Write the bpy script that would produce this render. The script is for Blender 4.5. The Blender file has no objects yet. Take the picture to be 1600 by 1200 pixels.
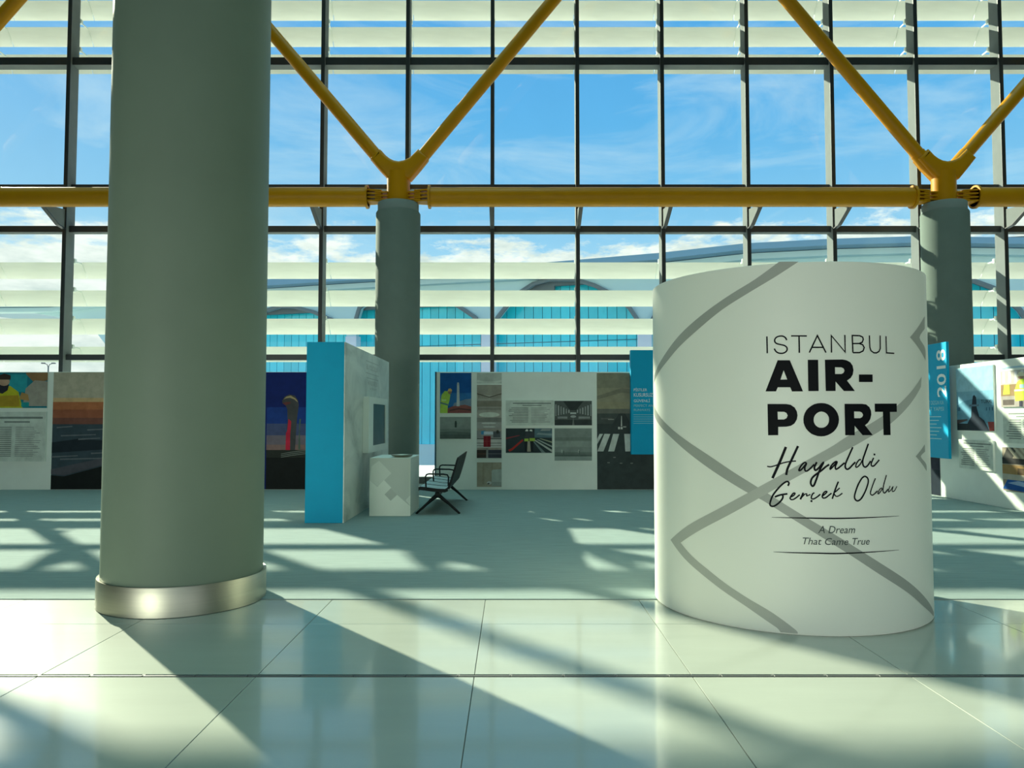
import bpy, bmesh, math, random
from math import sin, cos, pi, radians, atan2, sqrt
from mathutils import Vector, Matrix
from mathutils.geometry import tessellate_polygon
random.seed(7)
S = bpy.context.scene
COL = S.collection

# ------------------------------------------------------------------ camera
cam_d = bpy.data.cameras.new('camera'); cam_d.sensor_width = 36; cam_d.lens = 27.0
cam_d.clip_end = 3000
cam = bpy.data.objects.new('camera', cam_d); COL.objects.link(cam)
cam.location = (0, 0, 1.5); cam.rotation_euler = (radians(90 + 2.624), 0, 0)
S.camera = cam
S.view_settings.view_transform = 'Standard'
S.view_settings.look = 'None'
S.view_settings.gamma = 1.0
S.view_settings.use_curve_mapping = False
S.view_settings.exposure = 0.0

# ------------------------------------------------------------------ node helper
class NT:
    def __init__(s, tree): s.t = tree; s.n = tree.nodes; s.l = tree.links
    def add(s, kind, ins=None, **props):
        n = s.n.new(kind)
        for k, v in props.items(): setattr(n, k, v)
        for k, v in (ins or {}).items():
            if isinstance(v, bpy.types.NodeSocket): s.l.new(v, n.inputs[k])
            else: n.inputs[k].default_value = v
        return n
    def ramp(s, fac, stops, interp='LINEAR'):
        n = s.n.new('ShaderNodeValToRGB'); s.l.new(fac, n.inputs[0]); r = n.color_ramp; r.interpolation = interp
        while len(r.elements) < len(stops): r.elements.new(0.5)
        for e, (p, c) in zip(r.elements, stops):
            e.position = p; e.color = (c, c, c, 1) if isinstance(c, (int, float)) else (*c, 1)
        return n.outputs[0]
    def math(s, op, a, b=0.0, c=None):
        n = s.n.new('ShaderNodeMath'); n.operation = op
        for i, v in enumerate((a, b, c)):
            if v is None: continue
            if isinstance(v, bpy.types.NodeSocket): s.l.new(v, n.inputs[i])
            else: n.inputs[i].default_value = v
        return n.outputs[0]
    def mix(s, f, a, b, kind='MIX'):
        n = s.n.new('ShaderNodeMix'); n.data_type = 'RGBA'; n.blend_type = kind
        for i, v in ((0, f), (6, a), (7, b)):
            if isinstance(v, bpy.types.NodeSocket): s.l.new(v, n.inputs[i])
            else: n.inputs[i].default_value = v if i == 0 else (*v, 1)
        return n.outputs[2]

# ------------------------------------------------------------------ sky
SUN_H = Vector((0.634, -0.773, 0)).normalized(); SUN_E = radians(27.3)
w = bpy.data.worlds.new('world'); S.world = w; w.use_nodes = True
t = NT(w.node_tree); t.n.clear()
tc = t.add('ShaderNodeTexCoord')
dirv = tc.outputs['Generated']
sep = t.add('ShaderNodeSeparateXYZ', {0: dirv}); zz = sep.outputs[2]
sky = t.ramp(zz, [(0.0, (.80, .92, .96)), (.15, (.50, .78, .95)), (.25, (.24, .56, .86)), (.36, (.125, .45, .83)),
                  (.50, (.085, .37, .78)), (.75, (.06, .28, .65)), (1.0, (.05, .22, .55))])
mp = t.add('ShaderNodeMapping', {0: dirv, 'Scale': (5.0, 5.0, 15.0)})
n1 = t.add('ShaderNodeTexNoise', {'Vector': mp.outputs[0], 'Scale': 2.1, 'Detail': 9.0, 'Roughness': .62})
bias = t.ramp(zz, [(0.0, 1.0), (.10, .95), (.17, .72), (.215, .53), (.255, .36), (.34, .20), (.55, .05), (1.0, .05)])
m = t.math('ADD', n1.outputs[0], bias)
mask = t.add('ShaderNodeMapRange', {0: m, 1: .99, 2: 1.09, 3: 0.0, 4: 1.0}, clamp=True).outputs[0]
mp2 = t.add('ShaderNodeMapping', {0: dirv, 'Scale': (2.2, 2.2, 9.0), 'Rotation': (0, .35, 0)})
n2 = t.add('ShaderNodeTexNoise', {'Vector': mp2.outputs[0], 'Scale': 1.6, 'Detail': 7.0, 'Roughness': .62, 'Distortion': .6})
cirrus = t.add('ShaderNodeMapRange', {0: n2.outputs[0], 1: .46, 2: .74, 3: 0.0, 4: .5}, clamp=True).outputs[0]
n3 = t.add('ShaderNodeTexNoise', {'Vector': mp.outputs[0], 'Scale': 3.1, 'Detail': 6.0, 'Roughness': .6})
cl = t.ramp(n3.outputs[0], [(.3, (.62, .72, .70)), (.6, (.97, 1.0, .96))])
c1 = t.mix(cirrus, sky, (.72, .86, .92))
c2 = t.mix(mask, c1, cl)
# haze brightening round the sun
dot = t.add('ShaderNodeVectorMath', {0: dirv, 1: (-SUN_H.x * cos(SUN_E), -SUN_H.y * cos(SUN_E), sin(SUN_E))}, operation='DOT_PRODUCT').outputs['Value']
glow = t.math('MULTIPLY', t.math('POWER', t.math('MAXIMUM', dot, 0.0), 14.0), .12)
c3 = t.mix(glow, c2, (.95, .97, .93))
bg = t.add('ShaderNodeBackground', {0: c3, 1: 1.15})
t.add('ShaderNodeOutputWorld', {0: bg.outputs[0]})

# ------------------------------------------------------------------ sun
sd = bpy.data.lights.new('sun', 'SUN'); sd.energy = 13.0; sd.color = (1.0, .945, .74); sd.angle = radians(.8)
sun = bpy.data.objects.new('sun', sd); COL.objects.link(sun)
sun.location = (-30, 40, 30)
sun.rotation_euler = Vector((SUN_H.x * cos(SUN_E), SUN_H.y * cos(SUN_E), -sin(SUN_E))).to_track_quat('-Z', 'Y').to_euler()

# unseen soft fill lights added under the ceiling to lift the floor shade
for lx in (-14, -2, 10):
    for ly in (-6, 5, 14):
        ld = bpy.data.lights.new('overhead_fill', 'AREA'); ld.energy = 120; ld.color = (.50, 1.0, 1.0); ld.shape = 'RECTANGLE'; ld.size = 9; ld.size_y = 7; ld.spread = radians(80)
        lo = bpy.data.objects.new('overhead_fill', ld); COL.objects.link(lo); lo.location = (lx, ly, 15.3)
# added low fill light behind the camera, brightening drum and gallery walls
ld = bpy.data.lights.new('low_back_fill', 'AREA'); ld.energy = 85; ld.color = (.95, 1.0, .84); ld.shape = 'RECTANGLE'; ld.size = 20; ld.size_y = 2.4; ld.spread = radians(36)
lo = bpy.data.objects.new('low_back_fill', ld); COL.objects.link(lo); lo.location = (-7, -8.5, .95); lo.rotation_euler = (radians(90), 0, radians(-20))

# ------------------------------------------------------------------ materials
MATS = {}
def mat(name, col, rough=.5, metal=0.0, spec=.5, var=.06, scale=3.0, bump=0.0, bscale=60.0, stretch=(1, 1, 1), trans=0.0, rnd=0.0, coat=0.0):
    if name in MATS: return MATS[name]
    m = bpy.data.materials.new(name); m.use_nodes = True; t = NT(m.node_tree); b = t.n['Principled BSDF']
    tc = t.add('ShaderNodeTexCoord'); mp = t.add('ShaderNodeMapping', {0: tc.outputs['Object'], 'Scale': stretch})
    nz = t.add('ShaderNodeTexNoise', {'Vector': mp.outputs[0], 'Scale': scale, 'Detail': 5.0, 'Roughness': .55})
    lo = tuple(max(0, c * (1 - var)) for c in col); hi = tuple(min(1, c * (1 + var)) for c in col)
    c = t.ramp(nz.outputs[0], [(.3, lo), (.7, hi)])
    if rnd:
        oi = t.add('ShaderNodeObjectInfo')
        v = t.math('MULTIPLY_ADD', oi.outputs['Random'], 2 * rnd, 1 - rnd)
        hs = t.add('ShaderNodeHueSaturation', {'Value': v, 'Color': c}); c = hs.outputs[0]
    t.l.new(c, b.inputs['Base Color'])
    b.inputs['Roughness'].default_value = rough; b.inputs['Metallic'].default_value = metal
    b.inputs['Specular IOR Level'].default_value = spec
    if coat: b.inputs['Coat Weight'].default_value = coat; b.inputs['Coat Roughness'].default_value = .07; b.inputs['Coat IOR'].default_value = 1.5
    if bump:
        n2 = t.add('ShaderNodeTexNoise', {'Vector': mp.outputs[0], 'Scale': bscale, 'Detail': 4.0})
        bp = t.add('ShaderNodeBump', {'Height': n2.outputs[0], 'Strength': bump, 'Distance': .01})
        t.l.new(bp.outputs[0], b.inputs['Normal'])
    if trans:
        tr = t.add('ShaderNodeBsdfTranslucent', {0: c})
        mx = t.add('ShaderNodeMixShader', {0: trans, 1: b.outputs[0], 2: tr.outputs[0]})
        t.l.new(mx.outputs[0], t.n['Material Output'].inputs[0])
    MATS[name] = m; return m
def glass_mat(name, tint, refl=1.0):
    m = bpy.data.materials.new(name); m.use_nodes = True; t = NT(m.node_tree); t.n.remove(t.n['Principled BSDF'])
    tc = t.add('ShaderNodeTexCoord'); nz = t.add('ShaderNodeTexNoise', {'Vector': tc.outputs['Object'], 'Scale': .8, 'Detail': 3.0})
    c = t.ramp(nz.outputs[0], [(.3, tuple(x * .985 for x in tint)), (.7, tint)])
    tr = t.add('ShaderNodeBsdfTransparent', {0: c}); gl = t.add('ShaderNodeBsdfGlossy', {'Roughness': .02})
    lw = t.add('ShaderNodeLayerWeight', {'Blend': .5}); f = t.math('MULTIPLY_ADD', t.math('POWER', lw.outputs['Facing'], 5.0), .9 * refl, .04 * refl)
    mx = t.add('ShaderNodeMixShader', {0: f, 1: tr.outputs[0], 2: gl.outputs[0]})
    t.l.new(mx.outputs[0], t.n['Material Output'].inputs[0]); MATS[name] = m; return m

TILE = mat('pale_porcelain', (.41, .44, .38), rough=.25, spec=.6, coat=.55, var=.05, scale=1.1, bump=.02, bscale=25, stretch=(.5, 2.5, 1), rnd=.035)
SLAB = mat('grout_screed', (.13, .14, .12), rough=.9)
CARPET = mat('charcoal_carpet', (.26, .33, .315), rough=.95, spec=.15, var=.09, scale=9, bump=.35, bscale=500, stretch=(.3, 3, 1))
STEEL = mat('brushed_steel', (.50, .49, .40), rough=.42, metal=1.0, var=.05, scale=2, stretch=(1, 1, 30))
SLOT = mat('slot_metal', (.16, .165, .16), rough=.6, metal=.6)
DARK = mat('shadow_gap', (.012, .013, .013), rough=.8)
COLM = mat('grey_green_plaster', (.19, .245, .19), rough=.5, spec=.2, var=.05, scale=1.2, bump=.05, bscale=90)
PILM = mat('grey_pillar_paint', (.16, .205, .185), rough=.8, spec=.04, var=.04)
CAPM = mat('pillar_collar_paint', (.22, .27, .26), rough=.8, spec=.04, var=.03)
YEL = mat('golden_yellow_paint', (.54, .245, .001), rough=.38, var=.04, spec=.22)
MUL = mat('anodised_mullion', (.19, .215, .215), rough=.8, spec=.03, var=.05)
MCAP = mat('dark_mullion_cap', (.022, .03, .034), rough=.45, var=.1)
GLASS = glass_mat('facade_glass', (.945, .985, .965), .55)
LOUV = mat('cream_louvre', (.82, .84, .80), rough=.5, var=.04, scale=1.5, stretch=(1, 6, 6), trans=.26)
WHITE = mat('white_exhibit_panel', (.80, .86, .80), rough=.5, var=.025, spec=.3)
DRUM = mat('white_drum_laminate', (.84, .87, .78), rough=.42, var=.02, scale=.8)
BAND = mat('grey_print_band', (.36, .385, .345), rough=.45, var=.03)
BAND2 = mat('pale_grey_print_band', (.44, .465, .415), rough=.5, var=.03, spec=.3)
INK = mat('black_print', (.004, .005, .007), rough=.6, spec=.12, var=.2)
INK2 = mat('dark_green_ink', (.03, .05, .045), rough=.5, var=.2)
BLUE = mat('cyan_blue_panel', (.0, .36, .62), rough=.5, var=.03, spec=.15)
BLUEW = mat('pale_ink_on_blue', (.30, .62, .68), rough=.5, var=.03)
WINK = mat('white_ink_on_blue', (.80, .86, .86), rough=.5, var=.02)
WALLM = mat('hall_wall_paint', (.10, .125, .115), rough=.8)
CEIL = mat('ceiling_panels', (.10, .125, .115), rough=.8)
BLACKM = mat('black_powder_coat', (.006, .010, .011), rough=.5, spec=.2, var=.1)
SEATM = mat('grey_seat_pad', (.42, .52, .52), rough=.45, var=.08)
SCREEN = mat('dark_glass_screen', (.05, .085, .08), rough=.4, spec=.2, var=.15)
TERM_R = mat('terminal_roof_metal', (.22, .40, .52), rough=.4, var=.05, scale=.1)
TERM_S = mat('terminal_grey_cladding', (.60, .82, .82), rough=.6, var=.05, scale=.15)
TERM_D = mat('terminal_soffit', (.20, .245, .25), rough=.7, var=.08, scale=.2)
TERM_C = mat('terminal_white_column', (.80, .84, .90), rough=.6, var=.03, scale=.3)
TERM_G = mat('turquoise_glazing', (.035, .80, 1.0), rough=.16, var=.10, scale=.25, spec=.8, rnd=.10)
TERM_F = mat('turquoise_frame', (.03, .25, .32), rough=.5)
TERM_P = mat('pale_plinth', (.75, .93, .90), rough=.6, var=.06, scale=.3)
APRON = mat('apron_concrete', (.42, .42, .40), rough=.85, var=.08, scale=.05)

# ------------------------------------------------------------------ mesh helpers
def link(name, me, m=None, parent=None, loc=None):
    o = bpy.data.objects.new(name, me); COL.objects.link(o)
    if m is not None:
        for k in (m if isinstance(m, (list, tuple)) else [m]): me.materials.append(k)
    if parent is not None: o.parent = parent
    if loc is not None: o.location = loc
    return o
def bm_obj(name, bm, m, parent=None, smooth=None, loc=None):
    me = bpy.data.meshes.new(name)
    bmesh.ops.recalc_face_normals(bm, faces=bm.faces)
    bm.to_mesh(me); bm.free()
    if smooth is not None:
        for p in me.polygons: p.use_smooth = True
        try: me.set_sharp_from_angle(angle=radians(smooth))
        except Exception: pass
    return link(name, me, m, parent, loc)
def box(bm, a, b, bev=0.0, M=None):
    a = Vector(a); b = Vector(b)
    r = bmesh.ops.create_cube(bm, size=1.0)
    bmesh.ops.scale(bm, vec=(b - a), verts=r['verts']); bmesh.ops.translate(bm, vec=(a + b) / 2, verts=r['verts'])
    vs = r['verts']
    if bev:
        es = list({e for v in vs for e in v.link_edges})
        q = bmesh.ops.bevel(bm, geom=es, offset=bev, segments=1, affect='EDGES', profile=.5)
        vs = list({v for f in q['faces'] for v in f.verts} | {v for v in vs if v.is_valid})
    if M is not None: bmesh.ops.transform(bm, matrix=M, verts=[v for v in vs if v.is_valid])
    return vs
def boxo(name, a, b, m, parent=None, bev=0.0, loc=None):
    bm = bmesh.new(); box(bm, a, b, bev); return bm_obj(name, bm, m, parent, loc=loc)
def tube(bm, pts, r, seg=10, caps=True):
    """round tube along a polyline; r is a number or one per point"""
    pts = [Vector(p) for p in pts]; n = len(pts); rs = r if isinstance(r, (list, tuple)) else [r] * n
    rings = []; prev = None
    for i, p in enumerate(pts):
        d = (pts[min(i + 1, n - 1)] - pts[max(i - 1, 0)]).normalized()
        if prev is None:
            ref = Vector((0, 0, 1)) if abs(d.z) < .9 else Vector((1, 0, 0))
            x = d.cross(ref).normalized()
        else:
            x = (prev - d * prev.dot(d)).normalized()
        prev = x; y = d.cross(x)
        rings.append([bm.verts.new(p + (x * cos(2 * pi * k / seg) + y * sin(2 * pi * k / seg)) * rs[i]) for k in range(seg)])
    for a, b in zip(rings, rings[1:]):
        for k in range(seg): bm.faces.new((a[k], a[(k + 1) % seg], b[(k + 1) % seg], b[k]))
    if caps: bm.faces.new(rings[0][::-1]); bm.faces.new(rings[-1])
def lathe(bm, prof, seg=64, cx=0, cy=0):
    rings = []
    for r, z in prof:
        if r < 1e-5: rings.append([bm.verts.new((cx, cy, z))])
        else: rings.append([bm.verts.new((cx + r * cos(2 * pi * k / seg), cy + r * sin(2 * pi * k / seg), z)) for k in range(seg)])
    for a, b in zip(rings, rings[1:]):
        for k in range(seg):
            k2 = (k + 1) % seg
            if len(a) == 1 and len(b) == 1: continue
            if len(a) == 1: bm.faces.new((a[0], b[k], b[k2]))
            elif len(b) == 1: bm.faces.new((a[k], a[k2], b[0]))
            else: bm.faces.new((a[k], a[k2], b[k2], b[k]))
def prism(bm, poly, d0, d1, f):
    """polygon (u,v) pushed from depth d0 to d1; f maps (u,v,d) to a point"""
    A = [bm.verts.new(f(u, v, d0)) for u, v in poly]; B = [bm.verts.new(f(u, v, d1)) for u, v in poly]
    tri = tessellate_polygon([[Vector((u, v, 0)) for u, v in poly]])
    for q in tri:
        try: bm.faces.new([A[i] for i in q]); bm.faces.new([B[i] for i in reversed(q)])
        except ValueError: pass
    n = len(poly)
    for i in range(n):
        j = (i + 1) % n
        try: bm.faces.new((A[i], A[j], B[j], B[i]))
        except ValueError: pass
def tag(o, label=None, cat=None, group=None, kind=None):
    if label: o['label'] = label
    if cat: o['category'] = cat
    if group: o['group'] = group
    if kind: o['kind'] = kind
    return o
def empty(name, loc=(0, 0, 0), rz=0.0, **kw):
    o = bpy.data.objects.new(name, None); COL.objects.link(o); o.location = loc; o.rotation_euler = (0, 0, rz)
    o.empty_display_size = .3
    return tag(o, **kw)
def copy_tree(o, parent=None):
    c = o.copy(); COL.objects.link(c)
    if parent is not None: c.parent = parent
    for ch in list(o.children): copy_tree(ch, c)
    return c
DRUM_BOLD = [([(-0.12,1.698),(-0.035,1.918),(0.046,1.916),(0.13,1.695),(0.057,1.695),(0.046,1.725),(-0.037,1.726),(-0.049,1.697)],[[(0.004,1.846),(-0.018,1.78),(0.027,1.78)]]),([(0.165,1.917),(0.234,1.916),(0.234,1.697),(0.165,1.697)],[]),([(0.28,1.916),(0.401,1.918),(0.429,1.913),(0.457,1.899),(0.474,1.875),(0.48,1.844),(0.474,1.813),(0.458,1.788),(0.431,1.77),(0.487,1.697),(0.407,1.697),(0.35,1.763),(0.349,1.697),(0.282,1.697)],[[(0.348,1.863),(0.393,1.862),(0.409,1.854),(0.415,1.839),(0.408,1.824),(0.392,1.816),(0.348,1.816)]]),([(0.52,1.813),(0.627,1.814),(0.626,1.761),(0.519,1.76)],[]),([(-0.108,1.608),(0.018,1.607),(0.047,1.601),(0.073,1.582),(0.087,1.555),(0.091,1.526),(0.086,1.498),(0.069,1.469),(0.045,1.453),(0.015,1.447),(-0.038,1.446),(-0.039,1.387),(-0.107,1.386)],[[(-0.041,1.553),(0.002,1.552),(0.018,1.544),(0.026,1.526),(0.018,1.507),(0.001,1.498),(-0.04,1.498)]]),([(0.369,1.497),(0.366,1.474),(0.359,1.452),(0.347,1.432),(0.331,1.414),(0.312,1.4),(0.291,1.389),(0.268,1.382),(0.245,1.38),(0.222,1.382),(0.2,1.389),(0.179,1.399),(0.162,1.414),(0.147,1.432),(0.137,1.452),(0.13,1.474),(0.129,1.497),(0.131,1.519),(0.138,1.541),(0.149,1.562),(0.164,1.579),(0.183,1.594),(0.203,1.605),(0.226,1.611),(0.249,1.613),(0.273,1.611),(0.295,1.605),(0.316,1.594),(0.334,1.579),(0.349,1.561),(0.36,1.541),(0.367,1.519)],[[(0.301,1.496),(0.299,1.481),(0.294,1.468),(0.285,1.456),(0.274,1.447),(0.261,1.441),(0.248,1.44),(0.234,1.441),(0.222,1.447),(0.211,1.456),(0.203,1.468),(0.198,1.481),(0.197,1.496),(0.199,1.511),(0.204,1.524),(0.213,1.536),(0.224,1.545),(0.236,1.551),(0.25,1.553),(0.263,1.551),(0.276,1.545),(0.287,1.536),(0.295,1.524),(0.3,1.511)]]),([(0.41,1.607),(0.54,1.607),(0.571,1.603),(0.596,1.584),(0.608,1.558),(0.609,1.531),(0.6,1.5),(0.581,1.474),(0.558,1.458),(0.618,1.388),(0.538,1.388),(0.48,1.454),(0.479,1.388),(0.411,1.388)],[[(0.478,1.554),(0.522,1.553),(0.537,1.546),(0.545,1.53),(0.538,1.515),(0.521,1.507),(0.478,1.507)]]),([(0.64,1.609),(0.84,1.611),(0.84,1.552),(0.772,1.551),(0.773,1.388),(0.709,1.388),(0.708,1.552),(0.64,1.552)],[])]
DRUM_THIN = [[(-0.105,2.091),(-0.104,1.97)],[(0.028,2.059),(0.019,2.077),(0.002,2.088),(-0.019,2.089),(-0.04,2.082),(-0.052,2.066),(-0.051,2.049),(-0.038,2.036),(-0.011,2.028),(0.012,2.021),(0.028,2.006),(0.028,1.987),(0.015,1.972),(-0.006,1.966),(-0.03,1.97),(-0.047,1.983),(-0.056,2.002)],[(0.057,2.088),(0.162,2.085)],[(0.11,2.086),(0.11,1.967)],[(0.176,1.967),(0.232,2.087),(0.288,1.966)],[(0.196,2.004),(0.271,2.003)],[(0.326,1.966),(0.327,2.086),(0.422,1.969),(0.422,2.09)],[(0.478,1.966),(0.476,2.087),(0.531,2.086),(0.554,2.077),(0.559,2.061),(0.55,2.04),(0.526,2.031),(0.478,2.03)],[(0.526,2.031),(0.553,2.023),(0.565,2.003),(0.555,1.979),(0.528,1.967),(0.478,1.966)],[(0.608,2.09),(0.609,2.007),(0.618,1.982),(0.64,1.968),(0.662,1.967),(0.685,1.978),(0.697,2),(0.698,2.092)],[(0.751,2.089),(0.752,1.97),(0.827,1.969)]]
DRUM_SCRIPT = [(0.0127,[(0.011,1.305),(-0.032,1.197),(-0.082,1.083)]),(0.011,[(0.091,1.312),(0.043,1.207),(0.018,1.149),(0.01,1.108)]),(0.0064,[(-0.117,1.166),(-0.095,1.163),(-0.063,1.172),(-0.036,1.183),(-0.004,1.194),(0.035,1.203),(0.076,1.207)]),(0.0081,[(0.145,1.192),(0.134,1.198),(0.12,1.188),(0.104,1.167),(0.094,1.142),(0.106,1.144),(0.123,1.163),(0.145,1.192),(0.133,1.163),(0.135,1.141),(0.148,1.139),(0.17,1.158),(0.196,1.186)]),(0.0093,[(0.213,1.201),(0.197,1.168),(0.199,1.148),(0.209,1.146),(0.228,1.164),(0.259,1.201),(0.232,1.148),(0.207,1.078),(0.191,1.04),(0.179,1.035),(0.17,1.058),(0.18,1.09),(0.208,1.117),(0.244,1.144),(0.272,1.169),(0.296,1.185)]),(0.0085,[(0.02,1.032),(0.027,1.051),(0.017,1.063),(-0.006,1.052),(-0.042,1.016),(-0.082,0.961),(-0.101,0.906),(-0.095,0.888),(-0.075,0.887),(-0.044,0.909),(-0.02,0.938),(-0.014,0.959),(-0.021,0.969),(-0.047,0.962),(-0.069,0.951),(-0.035,0.966),(0.016,0.977)]),(0.0068,[(0.037,0.955),(0.058,0.968),(0.066,0.982),(0.056,0.982),(0.041,0.965),(0.033,0.946),(0.042,0.937),(0.062,0.943),(0.097,0.973)]),(0.0085,[(0.12,0.987),(0.112,0.967),(0.1,0.94)]),(0.0055,[(0.106,0.95),(0.128,0.975),(0.143,0.98),(0.141,0.968),(0.145,0.966),(0.167,0.976)]),(0.0068,[(0.194,0.987),(0.184,0.983),(0.174,0.964),(0.174,0.948),(0.189,0.946),(0.213,0.961),(0.233,0.979)]),(0.0093,[(0.176,0.936),(0.17,0.924)]),(0.0068,[(0.247,0.967),(0.266,0.982),(0.277,0.996),(0.267,0.998),(0.253,0.985),(0.245,0.965),(0.25,0.953),(0.268,0.955),(0.292,0.974),(0.308,0.986)]),(0.008,[(0.351,1.203),(0.341,1.205),(0.324,1.193),(0.308,1.173),(0.301,1.152),(0.316,1.165),(0.336,1.187),(0.351,1.203),(0.338,1.173),(0.34,1.153),(0.356,1.159),(0.381,1.179),(0.402,1.197)]),(0.0084,[(0.463,1.305),(0.436,1.25),(0.41,1.193),(0.407,1.165),(0.418,1.152),(0.435,1.158),(0.46,1.183),(0.48,1.201)]),(0.0067,[(0.522,1.217),(0.509,1.217),(0.489,1.193),(0.482,1.168),(0.495,1.168),(0.517,1.189),(0.531,1.213)]),(0.0084,[(0.581,1.329),(0.555,1.266),(0.536,1.217),(0.537,1.18),(0.552,1.166),(0.571,1.176),(0.597,1.208)]),(0.0076,[(0.621,1.23),(0.601,1.192),(0.603,1.175),(0.62,1.173),(0.642,1.191),(0.667,1.215)]),(0.0101,[(0.63,1.259),(0.626,1.247)]),(0.0076,[(0.356,1.067),(0.333,1.01),(0.312,0.947)]),(0.0059,[(0.365,1.023),(0.337,0.998),(0.324,0.99),(0.33,0.974),(0.342,0.964),(0.36,0.97),(0.383,0.986)]),(0.008,[(0.549,1.103),(0.524,1.087),(0.492,1.034),(0.469,0.969),(0.475,0.941),(0.494,0.933),(0.521,0.952),(0.553,1.005),(0.574,1.061),(0.569,1.09),(0.549,1.103)]),(0.0063,[(0.632,1.087),(0.609,1.04),(0.59,0.992),(0.594,0.974),(0.612,0.973),(0.647,0.999)]),(0.0055,[(0.687,1.018),(0.667,1.011),(0.649,0.982),(0.661,0.982),(0.689,1.014)]),(0.0063,[(0.727,1.108),(0.703,1.047),(0.695,1.014),(0.694,0.994),(0.706,0.982),(0.722,0.993),(0.739,1.009)]),(0.005,[(0.758,1.031),(0.741,0.996),(0.746,0.99),(0.766,1.004),(0.786,1.026),(0.777,1.003),(0.779,0.991),(0.799,0.996),(0.823,1.026)])]
DRUM_RULES = [[(-0.091,0.807),(0.025,0.81),(0.146,0.812),(0.306,0.812),(0.46,0.814),(0.637,0.816),(0.838,0.817)],[(-0.083,0.567),(0.021,0.568),(0.178,0.571),(0.326,0.571),(0.455,0.574),(0.631,0.578),(0.83,0.579)]]
DRUM_BANDS = [([(-0.014,2.622),(-0.18,2.509),(-0.349,2.421),(-0.555,2.313),(-0.832,2.161),(-1.1,2.001),(-1.37,1.868)],[(-1.418,1.797),(-1.064,1.944),(-0.858,2.058),(-0.645,2.177),(-0.426,2.31),(-0.236,2.41),(-0.048,2.512),(0.116,2.615)]),([(-1.449,1.639),(-1.154,1.51),(-0.857,1.376),(-0.569,1.238),(-0.367,1.122),(-0.123,0.979),(0.055,0.867),(0.243,0.752),(0.439,0.631),(0.657,0.499),(0.932,0.344),(1.147,0.214),(1.42,0.046)],[(1.39,0.024),(1.143,0.139),(0.929,0.264),(0.655,0.418),(0.438,0.555),(0.242,0.679),(0.054,0.798),(-0.15,0.923),(-0.27,0.981),(-0.489,1.099),(-0.757,1.245),(-1.008,1.373),(-1.417,1.543)]),([(-0.993,0.548),(-0.766,0.689),(-0.493,0.834),(-0.256,0.97),(-0.069,1.082),(0.123,1.198),(0.318,1.311),(0.441,1.388),(0.635,1.485),(0.85,1.598),(1.013,1.697),(1.197,1.815)],[(1.179,1.739),(1.01,1.617),(0.788,1.475),(0.563,1.359),(0.384,1.266),(0.186,1.158),(-0.006,1.045),(-0.203,0.921),(-0.416,0.793),(-0.667,0.655),(-0.853,0.546)]),([(-0.993,0.548),(-0.813,0.435),(-0.617,0.337),(-0.454,0.253),(-0.281,0.166),(-0.11,0.066),(-0.064,0.037)],[(0.049,0.042),(-0.096,0.141),(-0.267,0.225),(-0.423,0.303),(-0.581,0.389),(-0.728,0.465),(-0.853,0.546)]),([(1.018,2.095),(1.253,2.241),(1.328,2.277)],[(1.316,2.182),(1.176,2.103),(1.319,2.027),(1.315,1.939)]),([(1.06,1.231),(1.234,1.314)],[(1.239,1.261),(1.146,1.226),(1.261,1.165),(1.267,1.114)])]
DRUM_SMALL = [('A Dream',[(0.213,0.71),(0.468,0.711),(0.267,0.759)]),('That Came True',[(0.111,0.63),(0.575,0.631),(0.156,0.677)])]
ROOF_TOP = [(-85.41, 15.07), (-80.14, 15.21), (-70.12, 15.34), (-59.85, 15.69), (-48.63, 15.94), (-39.04, 15.87), (-32.29, 15.88), (-20.48, 15.8), (-10.34, 15.71), (0.63, 15.91), (7.8, 16.24), (14.51, 16.13), (20.57, 15.89), (27.95, 15.24), (34.4, 14.62)]
ROOF_LOW = [(-85.4, 14.83), (-80.13, 14.98), (-70.09, 14.59), (-59.83, 14.98), (-48.61, 15.25), (-39.03, 15.21), (-32.29, 15.23), (-20.47, 15.19), (-10.34, 15.12), (0.63, 15.35), (7.8, 15.7), (14.5, 15.61), (20.56, 15.38), (27.94, 14.75), (34.39, 14.15)]
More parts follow.
